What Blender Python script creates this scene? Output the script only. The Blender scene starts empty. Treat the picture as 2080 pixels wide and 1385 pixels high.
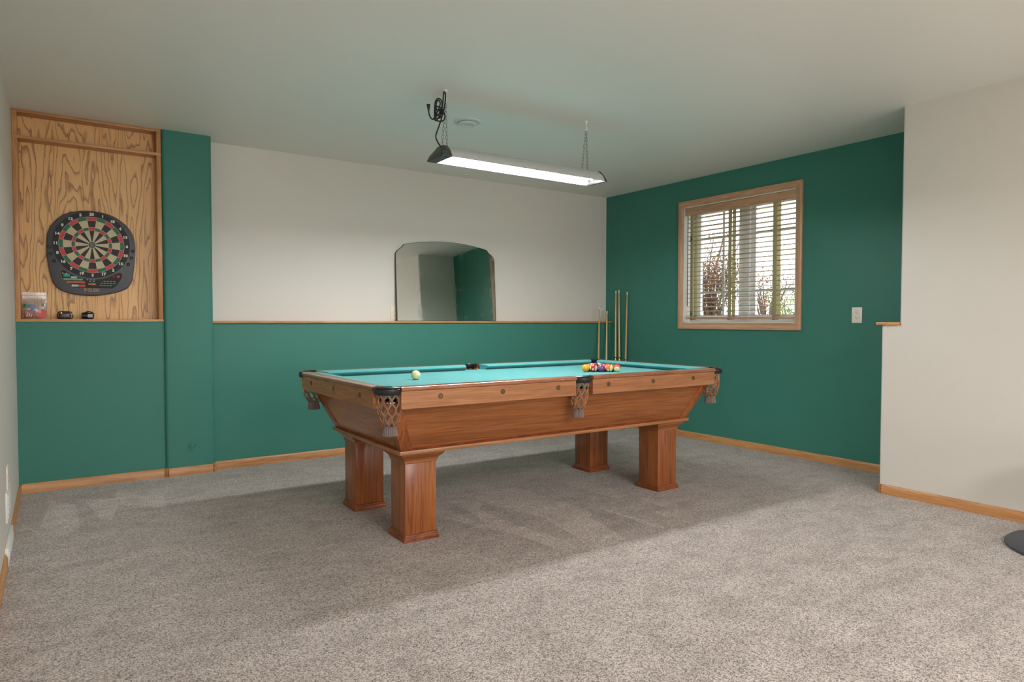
import bpy, bmesh, math, random
from mathutils import Vector, Matrix
PI = math.pi
random.seed(7)
S = bpy.context.scene
C = S.collection

# ------------------------------------------------------------------ camera, world, lights, exposure
def look_matrix(yaw, pitch, roll):
    F = Vector((math.sin(yaw)*math.cos(pitch), math.cos(yaw)*math.cos(pitch), math.sin(pitch)))
    R = Vector((math.cos(yaw), -math.sin(yaw), 0.0))
    U = R.cross(F)
    R2 = R*math.cos(roll) + U*math.sin(roll)
    U2 = -R*math.sin(roll) + U*math.cos(roll)
    m = Matrix((R2, U2, -F)).transposed()
    return m.to_4x4()
cam_d = bpy.data.cameras.new('camera')
cam = bpy.data.objects.new('camera', cam_d)
C.objects.link(cam)
cam.matrix_world = Matrix.Translation((-4.9643, -5.4244, 1.106)) @ look_matrix(0.6017, -0.0299, 0.0008)
cam_d.sensor_width = 36.0
cam_d.lens = 1356.9/2080*36.0
cam_d.clip_start = 0.05
S.camera = cam

W = bpy.data.worlds.new('sky')
S.world = W
W.use_nodes = True
bg = W.node_tree.nodes['Background']
bg.inputs[0].default_value = (0.93, 0.97, 1.0, 1)
bg.inputs[1].default_value = 3.6

def area(name, loc, target, sx, sy, power, col=(1, 1, 1)):
    d = bpy.data.lights.new(name, 'AREA')
    d.shape = 'RECTANGLE'; d.size = sx; d.size_y = sy; d.energy = power; d.color = col
    o = bpy.data.objects.new(name, d); C.objects.link(o)
    o.location = loc
    o.rotation_euler = (Vector(target)-Vector(loc)).to_track_quat('-Z', 'Y').to_euler()
    return o
# added unseen fill behind the camera: one area light overhead, one facing forward
area('added_fill_overhead', (-3.4, -7.0, 2.40), (-3.4, -7.0, 0), 1.6, 1.2, 105, (1.0, 0.975, 0.985))
area('added_fill_rear', (-3.0, -9.3, 1.25), (-3.0, 0, 1.25), 3.4, 1.9, 82, (1.0, 0.965, 0.985))

S.view_settings.view_transform = 'Standard'
S.view_settings.look = 'None'
S.view_settings.gamma = 1.0
S.view_settings.use_curve_mapping = False
S.view_settings.exposure = 0.25
S.cycles.max_bounces = 16
S.cycles.diffuse_bounces = 9
S.cycles.sample_clamp_indirect = 8.0
TUBE_STRENGTH = 162.0

# ------------------------------------------------------------------ helpers
def lin(r, g, b):
    f = lambda c: (c/255/12.92) if c/255 <= 0.04045 else ((c/255+0.055)/1.055)**2.4
    return (f(r), f(g), f(b), 1.0)

class NT:
    def __init__(s, name):
        s.m = bpy.data.materials.new(name); s.m.use_nodes = True
        s.t = s.m.node_tree; s.t.nodes.clear()
        s.out = s.n('ShaderNodeOutputMaterial')
    def n(s, typ, **kw):
        nd = s.t.nodes.new(typ)
        for k, v in kw.items():
            if k.startswith('i_'):
                key = k[2:]; key = int(key) if key.isdigit() else key.replace('_', ' ')
                if hasattr(v, 'is_output'): s.t.links.new(v, nd.inputs[key])
                else: nd.inputs[key].default_value = v
            else: setattr(nd, k, v)
        return nd
    def coords(s, scale=(1, 1, 1), rot=(0, 0, 0)):
        tc = s.n('ShaderNodeTexCoord')
        mp = s.n('ShaderNodeMapping')
        s.t.links.new(tc.outputs['Object'], mp.inputs['Vector'])
        mp.inputs['Scale'].default_value = scale; mp.inputs['Rotation'].default_value = rot
        return mp.outputs[0]
    def noise(s, vec, scale=5, detail=3, rough=0.5, dist=0.0):
        return s.n('ShaderNodeTexNoise', i_Vector=vec, i_Scale=scale, i_Detail=detail, i_Roughness=rough, i_Distortion=dist).outputs[0]
    def math(s, op, a, b=0.0, clamp=False):
        return s.n('ShaderNodeMath', operation=op, i_0=a, i_1=b, use_clamp=clamp).outputs[0]
    def ramp(s, fac, stops, interp='LINEAR'):
        r = s.n('ShaderNodeValToRGB', i_0=fac); cr = r.color_ramp; cr.interpolation = interp
        while len(cr.elements) < len(stops): cr.elements.new(0.5)
        for e, (p, c) in zip(cr.elements, stops):
            e.position = p; e.color = c if len(c) == 4 else (*c, 1)
        return r.outputs[0]
    def mix(s, fac, a, b, blend='MIX'):
        x = s.n('ShaderNodeMix', data_type='RGBA', blend_type=blend)
        for idx, v in ((0, fac), (6, a), (7, b)):
            if hasattr(v, 'is_output'): s.t.links.new(v, x.inputs[idx])
            else: x.inputs[idx].default_value = v
        return x.outputs[2]
    def bump(s, h, strength=0.2, dist=0.002):
        return s.n('ShaderNodeBump', i_Height=h, i_Strength=strength, i_Distance=dist).outputs[0]
    def pbr(s, color, rough=0.5, metal=0.0, normal=None, **kw):
        b = s.n('ShaderNodeBsdfPrincipled')
        for k, v in dict(Base_Color=color, Roughness=rough, Metallic=metal, **kw).items():
            k = k.replace('_', ' ')
            if hasattr(v, 'is_output'): s.t.links.new(v, b.inputs[k])
            else: b.inputs[k].default_value = v
        if normal is not None: s.t.links.new(normal, b.inputs['Normal'])
        s.t.links.new(b.outputs[0], s.out.inputs[0])
        return s.m

def plain(name, rgb, rough=0.5, metal=0.0, spot=0.06, scale=40, **kw):
    t = NT(name); v = t.coords()
    n = t.noise(v, scale, 3)
    c = t.mix(n, tuple(x*(1-spot) for x in lin(*rgb)[:3])+(1,), tuple(min(1, x*(1+spot)) for x in lin(*rgb)[:3])+(1,))
    return t.pbr(c, rough, metal, **kw)

def paint(name, rgb, rough, peel=0.25, mottling=0.03, spec=0.5):
    t = NT(name); v = t.coords()
    big = t.noise(v, 1.3, 3)
    c = lin(*rgb)
    col = t.mix(big, tuple(x*(1-mottling) for x in c[:3])+(1,), tuple(x*(1+mottling) for x in c[:3])+(1,))
    h = t.noise(v, 110, 4, 0.6)
    return t.pbr(col, rough, normal=t.bump(h, peel, 0.004), Specular_IOR_Level=spec)

def wood(name, light, dark, axis, rough=0.38, fine=1.0, wear=None, stretch=14, contrast=1.0, coat=0.0):
    """straight grained wood, grain along axis"""
    t = NT(name)
    sc = [1.0, 1.0, 1.0]; sc[axis] = 1.0/stretch
    v = t.coords(tuple(sc))
    n1 = t.noise(v, 22, 4, 0.55, 0.4)
    n2 = t.noise(v, 150*fine, 3, 0.6)
    n3 = t.noise(v, 5, 2)
    band = t.math('PINGPONG', t.math('MULTIPLY', n1, 5.0), 0.5)
    band = t.math('MULTIPLY', band, 2.0)
    f = t.math('ADD', t.math('MULTIPLY', band, 0.35*contrast), t.math('MULTIPLY', n2, 0.75*contrast))
    f = t.math('ADD', f, t.math('MULTIPLY', t.math('SUBTRACT', n3, 0.5), 0.9))
    col = t.ramp(f, [(0.15, lin(*dark)), (0.85, lin(*light))])
    if wear:
        w = t.coords(tuple(1.0/2.5 if i == axis else 1.0 for i in range(3)))
        wn = t.noise(w, 60, 5, 0.7)
        col = t.mix(t.ramp(wn, [(0.66, (0, 0, 0)), (0.70, (1, 1, 1))]), col, lin(*wear))
    b = t.bump(n2, 0.12, 0.001)
    return t.pbr(col, rough, normal=b, Coat_Weight=coat, Coat_Roughness=0.15)

def shade_auto(bm, deg=38):
    for f in bm.faces: f.smooth = True
    lim = math.radians(deg)
    for e in bm.edges:
        if len(e.link_faces) == 2:
            try: a = e.calc_face_angle()
            except ValueError: a = 0
            e.smooth = a < lim
        else: e.smooth = False

def obj(name, bm, mats, parent=None, label=None, loc=None, smooth=True, recalc=True):
    if recalc: bmesh.ops.recalc_face_normals(bm, faces=bm.faces[:])
    if smooth: shade_auto(bm)
    me = bpy.data.meshes.new(name); bm.to_mesh(me); bm.free()
    for m in (mats if isinstance(mats, (list, tuple)) else [mats]): me.materials.append(m)
    return link(name, me, parent, label, loc)
def link(name, me, parent=None, label=None, loc=None):
    o = bpy.data.objects.new(name, me); C.objects.link(o)
    if parent: o.parent = parent
    if label: o['label'] = label
    if loc: o.location = loc
    return o
def tag(o, label, cat, group=None):
    o['label'] = label; o['category'] = cat
    if group: o['group'] = group
    return o
def thing(name, label, cat, loc=(0, 0, 0), rz=0, group=None):
    o = bpy.data.objects.new(name, None); C.objects.link(o)
    o.location = loc; o.rotation_euler = (0, 0, rz); o.empty_display_size = 0.05
    return tag(o, label, cat, group)
def struct(o):
    o['kind'] = 'structure'; return o

def box(bm, x0, x1, y0, y1, z0, z1, bev=0.0, seg=2):
    vs = [bm.verts.new((x, y, z)) for x in (x0, x1) for y in (y0, y1) for z in (z0, z1)]
    F = [(0, 1, 3, 2), (4, 6, 7, 5), (0, 4, 5, 1), (2, 3, 7, 6), (0, 2, 6, 4), (1, 5, 7, 3)]
    fs = [bm.faces.new([vs[i] for i in f]) for f in F]
    if bev > 0:
        es = list({e for f in fs for e in f.edges})
        bmesh.ops.bevel(bm, geom=es, offset=bev, segments=seg, affect='EDGES', profile=0.5)
def bx(*a, **k):
    bm = bmesh.new(); box(bm, *a, **k); return bm
def loft(bm, rings, closed=True, caps=True, mat=0):
    R = [[bm.verts.new(p) for p in r] for r in rings]
    n = len(R[0])
    for a, b in zip(R[:-1], R[1:]):
        for i in range(n if closed else n-1):
            j = (i+1) % n
            f = bm.faces.new((a[i], a[j], b[j], b[i])); f.material_index = mat
    if caps and closed:
        for r in (R[0], R[-1]):
            f = bm.faces.new(r); f.material_index = mat
    return R
def prism(bm, pts, vec, bev=0.0, mat=0):
    vec = Vector(vec)
    a = [bm.verts.new(Vector(p)) for p in pts]; b = [bm.verts.new(Vector(p)+vec) for p in pts]
    n = len(a); fs = [bm.faces.new(a), bm.faces.new(b)]
    for i in range(n): fs.append(bm.faces.new((a[i], a[(i+1) % n], b[(i+1) % n], b[i])))
    for f in fs: f.material_index = mat
    if bev > 0:
        es = list(set(fs[0].edges) | set(fs[1].edges))
        bmesh.ops.bevel(bm, geom=es, offset=bev, segments=2, affect='EDGES', profile=0.5)
def lathe(bm, prof, c=(0, 0, 0), seg=24, axis='z', caps=True, mat=0):
    """prof: list of (r, h)"""
    rings = []
    for r, h in prof:
        ring = []
        for i in range(seg):
            a = 2*PI*i/seg; x, y = r*math.cos(a), r*math.sin(a)
            p = (x, y, h) if axis == 'z' else ((x, h, y) if axis == 'y' else (h, x, y))
            ring.append((p[0]+c[0], p[1]+c[1], p[2]+c[2]))
        rings.append(ring)
    loft(bm, rings, True, caps, mat)
def tube(bm, pts, r, seg=6, closed=False, mat=0):
    pts = [Vector(p) for p in pts]; n = len(pts); rings = []
    up = Vector((0.13, 0.31, 0.94)).normalized()
    prev = None
    for i, p in enumerate(pts):
        a = pts[(i-1) % n] if (closed or i > 0) else p
        b = pts[(i+1) % n] if (closed or i < n-1) else p
        d = (b-a).normalized()
        u = (prev if prev is not None else up)
        u = u - d*u.dot(d)
        if u.length < 1e-4: u = d.orthogonal()
        u.normalize(); prev = u; w = d.cross(u)
        rr = r[i] if isinstance(r, (list, tuple)) else r
        rings.append([p + u*rr*math.cos(2*PI*k/seg) + w*rr*math.sin(2*PI*k/seg) for k in range(seg)])
    if closed:
        R = [[bm.verts.new(q) for q in rg] for rg in rings]
        for i in range(n):
            a, b = R[i], R[(i+1) % n]
            for k in range(seg):
                f = bm.faces.new((a[k], a[(k+1) % seg], b[(k+1) % seg], b[k])); f.material_index = mat
    else: loft(bm, rings, True, True, mat)
def smooth_path(pts, n=8, closed=False):
    P = [Vector(p) for p in pts]; out = []; N = len(P)
    for i in range(N if closed else N-1):
        if closed: p0, p1, p2, p3 = P[i-1], P[i], P[(i+1) % N], P[(i+2) % N]
        else: p0, p1, p2, p3 = P[max(i-1, 0)], P[i], P[i+1], P[min(i+2, N-1)]
        for k in range(n):
            t = k/n
            out.append(0.5*((2*p1)+(-p0+p2)*t+(2*p0-5*p1+4*p2-p3)*t*t+(-p0+3*p1-3*p2+p3)*t**3))
    if not closed: out.append(P[-1])
    return out

# ------------------------------------------------------------------ materials
M_green = paint('green_wall_paint', (62, 124, 110), 0.45, 0.22, spec=0.25)
M_white = paint('off_white_wall_paint', (214, 210, 201), 0.55, 0.15, 0.015)
M_ceil = paint('ceiling_paint', (236, 236, 230), 0.5, 0.15, 0.015)
M_trimwhite = plain('white_enamel', (232, 232, 228), 0.35)
M_oakX = wood('oak_trim_lengthwise', (206, 152, 98), (160, 106, 58), 0)
M_oakY = wood('oak_trim_crosswise', (206, 152, 98), (160, 106, 58), 1)
M_oakZ = wood('oak_trim_upright', (206, 152, 98), (160, 106, 58), 2)
M_tabX = wood('table_wood_lengthwise', (168, 106, 58), (116, 64, 32), 0, 0.32, stretch=26, coat=0.2)
M_tabY = wood('table_wood_crosswise', (172, 112, 66), (112, 62, 32), 1, 0.30, stretch=10, coat=0.3)
M_tabZ = wood('table_wood_upright', (172, 104, 56), (114, 58, 28), 2, 0.30, stretch=24, coat=0.3)
M_railX = wood('rail_wood_lengthwise', (184, 128, 82), (144, 90, 52), 0, 0.34, stretch=22, coat=0.15)
M_railY = wood('rail_wood_crosswise', (192, 134, 82), (146, 90, 48), 1, 0.32, stretch=10, coat=0.2)
M_capX = wood('rail_cap_wood_lengthwise', (176, 116, 84), (120, 66, 44), 0, 0.22, wear=(226, 190, 150), stretch=10, coat=0.6)
M_capY = wood('rail_cap_wood_crosswise', (176, 116, 84), (120, 66, 44), 1, 0.22, wear=(226, 190, 150), stretch=10, coat=0.6)
M_plinth = wood('plinth_wood', (160, 88, 48), (104, 50, 24), 0, 0.35, wear=(214, 176, 140), stretch=6)
M_black = plain('black_leather', (34, 33, 34), 0.32, 0, 0.2, 90)
M_blackp = plain('black_plastic', (24, 24, 26), 0.35)
M_rubber = plain('grey_rubber', (70, 74, 80), 0.55)
M_metal = plain('brushed_metal', (170, 168, 160), 0.35, 0.9)
M_bolt = plain('aged_brass', (120, 100, 76), 0.35, 0.8, 0.2, 200)
M_brass = plain('brass', (200, 165, 90), 0.3, 0.9)
M_chain = plain('zinc_chain', (120, 130, 120), 0.4, 0.7)
M_strap_out = plain('grey_brown_strap', (118, 98, 84), 0.6, 0, 0.2, 120)
M_strap_in = plain('tan_leather', (196, 128, 70), 0.55, 0, 0.15, 120)
M_fringe = plain('grey_fringe', (122, 108, 102), 0.75, 0, 0.2, 200)
M_cord = plain('dark_cord', (26, 30, 28), 0.45)

def mat_plywood():
    t = NT('oak_plywood_cathedral_grain')
    v = t.coords((4.4, 1.0, 0.62))
    n = t.noise(v, 1.2, 3, 0.42, 0.25)
    wob = t.noise(t.coords((30, 1, 7)), 1.0, 4, 0.6)
    f = t.math('ADD', t.math('MULTIPLY', n, 23.0), t.math('MULTIPLY', wob, 0.85))
    saw = t.math('FRACT', f)
    line = t.ramp(saw, [(0.0, (0, 0, 0)), (0.60, (0.0, 0.0, 0.0)), (0.82, (0.7, 0.7, 0.7)), (0.93, (1, 1, 1)), (0.97, (0, 0, 0))])
    pores = t.noise(t.coords((210, 1, 9)), 1.0, 3, 0.6)
    mask = t.math('MULTIPLY', line, t.math('ADD', 0.35, t.math('MULTIPLY', pores, 1.1)), clamp=True)
    tone = t.noise(t.coords((3, 1, 0.8)), 2.0, 2)
    base = t.mix(tone, lin(226, 174, 108), lin(236, 190, 130))
    fine = t.ramp(pores, [(0.35, (0.84, 0.8, 0.76)), (0.6, (1, 1, 1))])
    base = t.mix(0.7, base, fine, 'MULTIPLY')
    col = t.mix(mask, base, lin(146, 98, 54))
    return t.pbr(col, 0.42)
M_ply = mat_plywood()

def mat_carpet():
    t = NT('taupe_carpet_pile')
    v = t.coords()
    vt = t.n('ShaderNodeTexVoronoi', feature='F1', i_Vector=v, i_Scale=250.0, i_Randomness=1.0)
    cell = t.n('ShaderNodeSeparateColor', i_0=vt.outputs['Color']).outputs[0]
    sp = t.noise(v, 330, 2, 0.65)
    clump = t.noise(v, 75, 3, 0.6)
    s = t.math('ADD', t.math('MULTIPLY', cell, 0.34), t.math('ADD', t.math('MULTIPLY', sp, 0.62), t.math('MULTIPLY', clump, 0.22)))
    col = t.ramp(s, [(0.35, lin(52, 44, 39)), (0.45, lin(112, 101, 94)), (0.56, lin(160, 149, 142)), (0.74, lin(204, 195, 189))])
    patch = t.noise(t.coords((1.6, 2.6, 1)), 3.2, 5, 0.6, 0.4)
    pm = t.ramp(patch, [(0.36, (0.80, 0.79, 0.78)), (0.50, (0.95, 0.945, 0.94)), (0.64, (1.05, 1.05, 1.05))])
    col = t.mix(1.0, col, pm, 'MULTIPLY')
    # brushed vacuum wedges: pile lying in another direction
    vo = t.n('ShaderNodeTexVoronoi', feature='F1', i_Vector=t.coords((5.2, 1.25, 1), (0, 0, math.radians(-22))), i_Scale=1.25)
    sep = t.n('ShaderNodeSeparateColor', i_0=vo.outputs['Color'])
    wm = t.ramp(sep.outputs[0], [(0.0, (0.90, 0.895, 0.89)), (0.38, (1, 1, 1)), (0.60, (1.30, 1.30, 1.30))], 'CONSTANT')
    def near(cx, cy, r0, r1):
        d = t.n('ShaderNodeVectorMath', operation='DISTANCE', i_0=v, i_1=(cx, cy, 0)).outputs['Value']
        return t.ramp(t.math('DIVIDE', d, r1), [(r0/r1, (1, 1, 1)), (1.0, (0, 0, 0))])
    where = t.math('ADD', near(-2.55, -2.35, .45, .80), t.math('ADD', near(-4.75, -.85, .25, .6), t.math('MULTIPLY', near(-1.0, -1.6, .3, .9), .35)), clamp=True)
    col = t.mix(where, col, t.mix(1.0, col, wm, 'MULTIPLY'))
    return t.pbr(col, 0.95, normal=t.bump(s, 0.5, 0.004), Sheen_Weight=0.35, Sheen_Roughness=0.4, Sheen_Tint=(0.86, 0.84, 0.80, 1))
M_carpet = mat_carpet()

def mat_felt():
    t = NT('turquoise_billiard_cloth')
    n = t.noise(t.coords(), 900, 2)
    big = t.noise(t.coords(), 3, 3)
    col = t.mix(big, lin(68, 149, 149), lin(77, 159, 158))
    return t.pbr(col, 0.85, normal=t.bump(n, 0.2, 0.0005), Sheen_Weight=0.12)
M_felt = mat_felt()

def mat_emit(name, rgb, strength):
    t = NT(name)
    e = t.n('ShaderNodeEmission', i_0=(*rgb, 1), i_1=strength)
    t.t.links.new(e.outputs[0], t.out.inputs[0]); return t.m
M_tube = mat_emit('fluorescent_tube_glow', (0.965, 0.985, 1.0), TUBE_STRENGTH)

def mat_mirror():
    t = NT('aged_mirror_glass')
    n = t.noise(t.coords(), 9, 6, 0.7)
    r = t.ramp(n, [(0.50, (0.02, 0.02, 0.02)), (0.78, (0.22, 0.22, 0.22))])
    return t.pbr(lin(222, 228, 224), r, 1.0)
M_mirror = mat_mirror()
def mat_glass(name, tint=(1, 1, 1), gloss=0.08, body=None):
    t = NT(name)
    tr = t.n('ShaderNodeBsdfTransparent', i_0=(*tint, 1))
    gl = t.n('ShaderNodeBsdfGlossy', i_0=(1, 1, 1, 1), i_Roughness=0.05 if not body else 0.25)
    mx = t.n('ShaderNodeMixShader', i_0=gloss, i_1=tr.outputs[0], i_2=gl.outputs[0])
    o = mx.outputs[0]
    if body:
        d = t.n('ShaderNodeBsdfDiffuse', i_0=(0.75, 0.75, 0.75, 1))
        w = t.ramp(t.noise(t.coords((1, 1, 1)), 40, 4, 0.6, 1.5), [(0.45, (body*0.5,)*3), (0.7, (min(1, body*2.2),)*3)])
        mx2 = t.n('ShaderNodeMixShader', i_0=w, i_1=o, i_2=d.outputs[0]); o = mx2.outputs[0]
    t.t.links.new(o, t.out.inputs[0]); return t.m
M_glass = mat_glass('window_glass', (0.96, 0.98, 0.97), 0.06)
M_bag = mat_glass('clear_bag_plastic', (0.95, 0.95, 0.95), 0.12, 0.16)
def mat_translucent(name, rgb, tr=0.5):
    t = NT(name); c = lin(*rgb)
    n = t.noise(t.coords(), 200, 2)
    col = t.mix(n, tuple(x*0.9 for x in c[:3])+(1,), c)
    a = t.n('ShaderNodeBsdfDiffuse', i_0=col); b = t.n('ShaderNodeBsdfTranslucent', i_0=col)
    mx = t.n('ShaderNodeMixShader', i_0=tr, i_1=a.outputs[0], i_2=b.outputs[0])
    t.t.links.new(mx.outputs[0], t.out.inputs[0]); return t.m
M_tape = mat_translucent('olive_ladder_tape', (208, 202, 172), 0.6)
M_slat = wood('blind_slat_wood', (176, 156, 130), (146, 124, 98), 1, 0.4)
M_blindwood = wood('blind_valance_wood', (206, 166, 132), (172, 128, 94), 1, 0.4)
M_case = wood('window_casing_wood', (212, 170, 136), (178, 132, 100), 1, 0.35)
M_caseZ = wood('window_casing_upright_wood', (212, 170, 136), (178, 132, 100), 2, 0.35)
M_vinyl = plain('white_vinyl_frame', (238, 244, 248), 0.4)
M_muntin = plain('muntin_bar_vinyl', (190, 208, 212), 0.4)

# ------------------------------------------------------------------ room dimensions
H = 2.44
XL = -5.161; XW = -0.581; YF = -9.6
LW = -0.107            # face of the lower (thicker) back wall
NY = -0.151            # lower wall under the dart niche
ZL = 1.105             # ledge top
WY0, WY1, WZ0, WZ1 = -1.081, -2.256, 1.093, 2.182    # window opening

struct(obj('floor', bx(XL-0.3, 0.3, YF-0.3, 0.3, -0.12, 0.0), M_carpet, smooth=False))
struct(obj('ceiling', bx(XL-0.3, 0.3, YF-0.3, 0.3, H, H+0.12), M_ceil, smooth=False))
struct(obj('wall_left', bx(XL-0.15, XL, YF, 0.25, 0, H), M_white, smooth=False))
struct(obj('wall_front', bx(XL-0.15, 0.2, YF-0.15, YF, 0, H), M_white, smooth=False))
wb = struct(obj('wall_back', bx(-4.03, 0.2, 0, 0.2, ZL, H), M_white, smooth=False))
obj('lower_wall', bx(-4.03, 0.2, LW, 0.2, 0, ZL-0.018), M_green, wb, 'thicker green lower half of the back wall', smooth=False)
# right wall with the window opening
bm = bmesh.new()
box(bm, 0, 0.2, WY0, 0.2, 0, H); box(bm, 0, 0.2, -3.45, WY1, 0, H)
box(bm, 0, 0.2, WY1, WY0, 0, WZ0); box(bm, 0, 0.2, WY1, WY0, WZ1, H)
struct(obj('wall_right', bm, M_green, smooth=False))
# projecting off-white wall in the foreground at the right
bm = bmesh.new()
def _r(y, z): 
    return [(0.2, y, z)]
pr = [(0.1, YF), (XW, YF)]
def _sec(z, yend):
    r = 0.014; pts = [(0.1, YF, z), (XW, YF, z)]
    for i in range(6):
        a = PI - (PI/2)*i/5
        pts.append((XW+r+r*math.cos(a), yend-r+r*math.sin(a), z))
    pts.append((0.1, yend, z)); return pts
loft(bm, [_sec(0, -3.231), _sec(1.083, -3.231)])
loft(bm, [_sec(1.083, -3.342), _sec(H, -3.342)])
bmesh.ops.delete(bm, geom=[f for f in bm.faces if abs(f.calc_center_median().z-1.083) < 1e-4 and f.calc_center_median().y < -6.37], context='FACES')
wn = struct(obj('wall_near_right', bm, M_white))
kc = obj('knee_wall_cap', bx(XW-0.022, 0.0, -3.341, -3.205, 1.083, 1.101, bev=0.004), M_oakX)
struct(kc); kc.name = 'trim_1'

# wall behind niche, lower green, column
wn2 = struct(obj('wall_niche', bx(XL, -4.30, -0.04, 0.2, ZL, H), M_white, smooth=False))
obj('lower_wall', bx(XL, -4.30, NY, 0.2, 0, 1.099), M_green, wn2, 'green wall under the dart niche', smooth=False)
def rounded_col(x0, x1, y, yb, z0, z1, r, seg=5, d=0.0):
    pts = [(x0-d, yb, z0)]
    for i in range(seg+1):
        a = PI + (PI/2)*i/seg
        pts.append((x0+r+(r+d)*math.cos(a), y+r+(r+d)*math.sin(a), z0))
    for i in range(seg+1):
        a = 1.5*PI + (PI/2)*i/seg
        pts.append((x1-r+(r+d)*math.cos(a), y+r+(r+d)*math.sin(a), z0))
    pts.append((x1+d, yb, z0))
    return pts
XC0, XC1, YC = -4.322, -4.000, -0.172
bm = bmesh.new(); prism(bm, rounded_col(XC0, XC1, YC, 0.2, 0, H, 0.022), (0, 0, H))
struct(obj('wall_column', bm, M_green))

# ledge on the back wall and trims
t2 = struct(obj('trim_2', bx(-4.0, 0.0, -0.127, 0.0, 1.087, ZL, bev=0.004), M_oakX))

# baseboards: small profile, swept along straight runs
def baseboard(name, p0, p1, nrm, mat, h=0.060, th=0.013):
    p0, p1, n = Vector(p0), Vector(p1), Vector(nrm)
    prof = [(0, 0), (th, 0), (th, h*0.72), (th*0.85, h*0.80), (th*0.72, h*0.86), (th*0.62, h*0.95), (th*0.35, h), (0, h)]
    bm = bmesh.new()
    loft(bm, [[p+n*a+Vector((0, 0, b)) for a, b in prof] for p in (p0, p1)])
    return obj(name, bm, mat)
struct(baseboard('baseboard_right', (0, LW-0.012, 0), (0, -3.26, 0), (-1, 0, 0), M_oakY))
struct(baseboard('baseboard_back', (-3.990, LW, 0), (-0.0, LW, 0), (0, -1, 0), M_oakX))
struct(baseboard('baseboard_niche', (XL+0.013, NY, 0), (XC0, NY, 0), (0, -1, 0), M_oakX))
struct(baseboard('baseboard_column', (XC0+0.016, YC, 0), (XC1-0.016, YC, 0), (0, -1, 0), M_oakX))
s2 = math.sqrt(.5)
bb = struct(baseboard('baseboard_column_corner', (XC1-0.016, YC-0.001, 0), (XC1+0.003, YC+0.018, 0), (s2, -s2, 0), M_oakX))
struct(baseboard('baseboard_column_corner_left', (XC0-0.003, YC+0.018, 0), (XC0+0.016, YC-0.001, 0), (-s2, -s2, 0), M_oakX))
struct(baseboard('baseboard_column_side', (XC1, YC+0.018, 0), (XC1, LW, 0), (1, 0, 0), M_oakY))
struct(baseboard('baseboard_near_right', (XW, -3.252, 0), (XW, YF, 0), (-1, 0, 0), M_oakY))
struct(baseboard('baseboard_near_right_corner', (XW, -3.252, 0), (XW+0.021, -3.231, 0), (-s2, s2, 0), M_oakY))
struct(baseboard('baseboard_near_right_end', (XW+0.021, -3.231, 0), (0, -3.231, 0), (0, 1, 0), M_oakX))
struct(baseboard('baseboard_left', (XL, NY, 0), (XL, -1.26, 0), (1, 0, 0), M_oakY))
struct(baseboard('baseboard_left_near', (XL, -1.70, 0), (XL, YF, 0), (1, 0, 0), M_oakY))

# ------------------------------------------------------------------ dart niche
NF = -0.157; NB = -0.052
niche = thing('dart_niche', 'tall oak framed wall niche with plywood back and one high shelf, holding the dartboard', 'niche', (0, 0, 0))
obj('back_panel', bx(XL+0.002, -4.33, NB, -0.041, 1.116, 2.424), M_ply, niche, 'plywood with dark cathedral grain', smooth=False)
obj('side_frame', bx(XL+0.001, -5.133, NF, NB, 1.116, 2.422, bev=0.0015), M_oakZ, niche)
obj('side_frame', bx(-4.352, -4.324, NF, NB, 1.116, 2.422, bev=0.0015), M_oakZ, niche)
obj('top_frame', bx(XL+0.001, -4.324, NF, NB, 2.422, 2.439, bev=0.0015), M_oakX, niche)
obj('shelf', bx(XL+0.0015, -4.3235, NF-0.002, NB, 2.258, 2.277, bev=0.0015), M_oakX, niche)
obj('sill', bx(XL+0.001, -4.3225, NF-0.004, NB, 1.0995, 1.116, bev=0.0015), M_oakX, niche)

# ------------------------------------------------------------------ window, blind and outdoors
win = bpy.data.objects.new('window_1', None); C.objects.link(win); struct(win)
win['label'] = 'oak cased double casement window with white vinyl sashes'
OY0, OY1, OZ0, OZ1 = -1.030, -2.313, 1.032, 2.238
def casing(pts_out, pts_in, mat):
    """mitred flat casing board with an inner bead"""
    bm = bmesh.new()
    (a, b), (c, d) = pts_out, pts_in
    def P(q, x): return (x, q[0], q[1])
    lerp = lambda p, q, t: (p[0]+(q[0]-p[0])*t, p[1]+(q[1]-p[1])*t)
    prof = [(0, 0), (0, -0.017), (0.12, -0.019), (0.55, -0.017), (0.72, -0.011), (0.80, -0.013), (0.9, -0.008), (1, -0.006), (1, 0)]
    r0 = [P(lerp(a, c, t), x) for t, x in prof]; r1 = [P(lerp(b, d, t), x) for t, x in prof]
    loft(bm, [r0, r1]); return obj('casing', bm, mat, win)
i0, i1, k0, k1 = WY0, WY1, WZ0, WZ1
casing(((OY0, OZ1), (OY1, OZ1)), ((i0, k1), (i1, k1)), M_case)
casing(((OY0, OZ0), (OY1, OZ0)), ((i0, k0), (i1, k0)), M_case)
casing(((OY0, OZ0), (OY0, OZ1)), ((i0, k0), (i0, k1)), M_caseZ)
casing(((OY1, OZ0), (OY1, OZ1)), ((i1, k0), (i1, k1)), M_caseZ)
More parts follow.
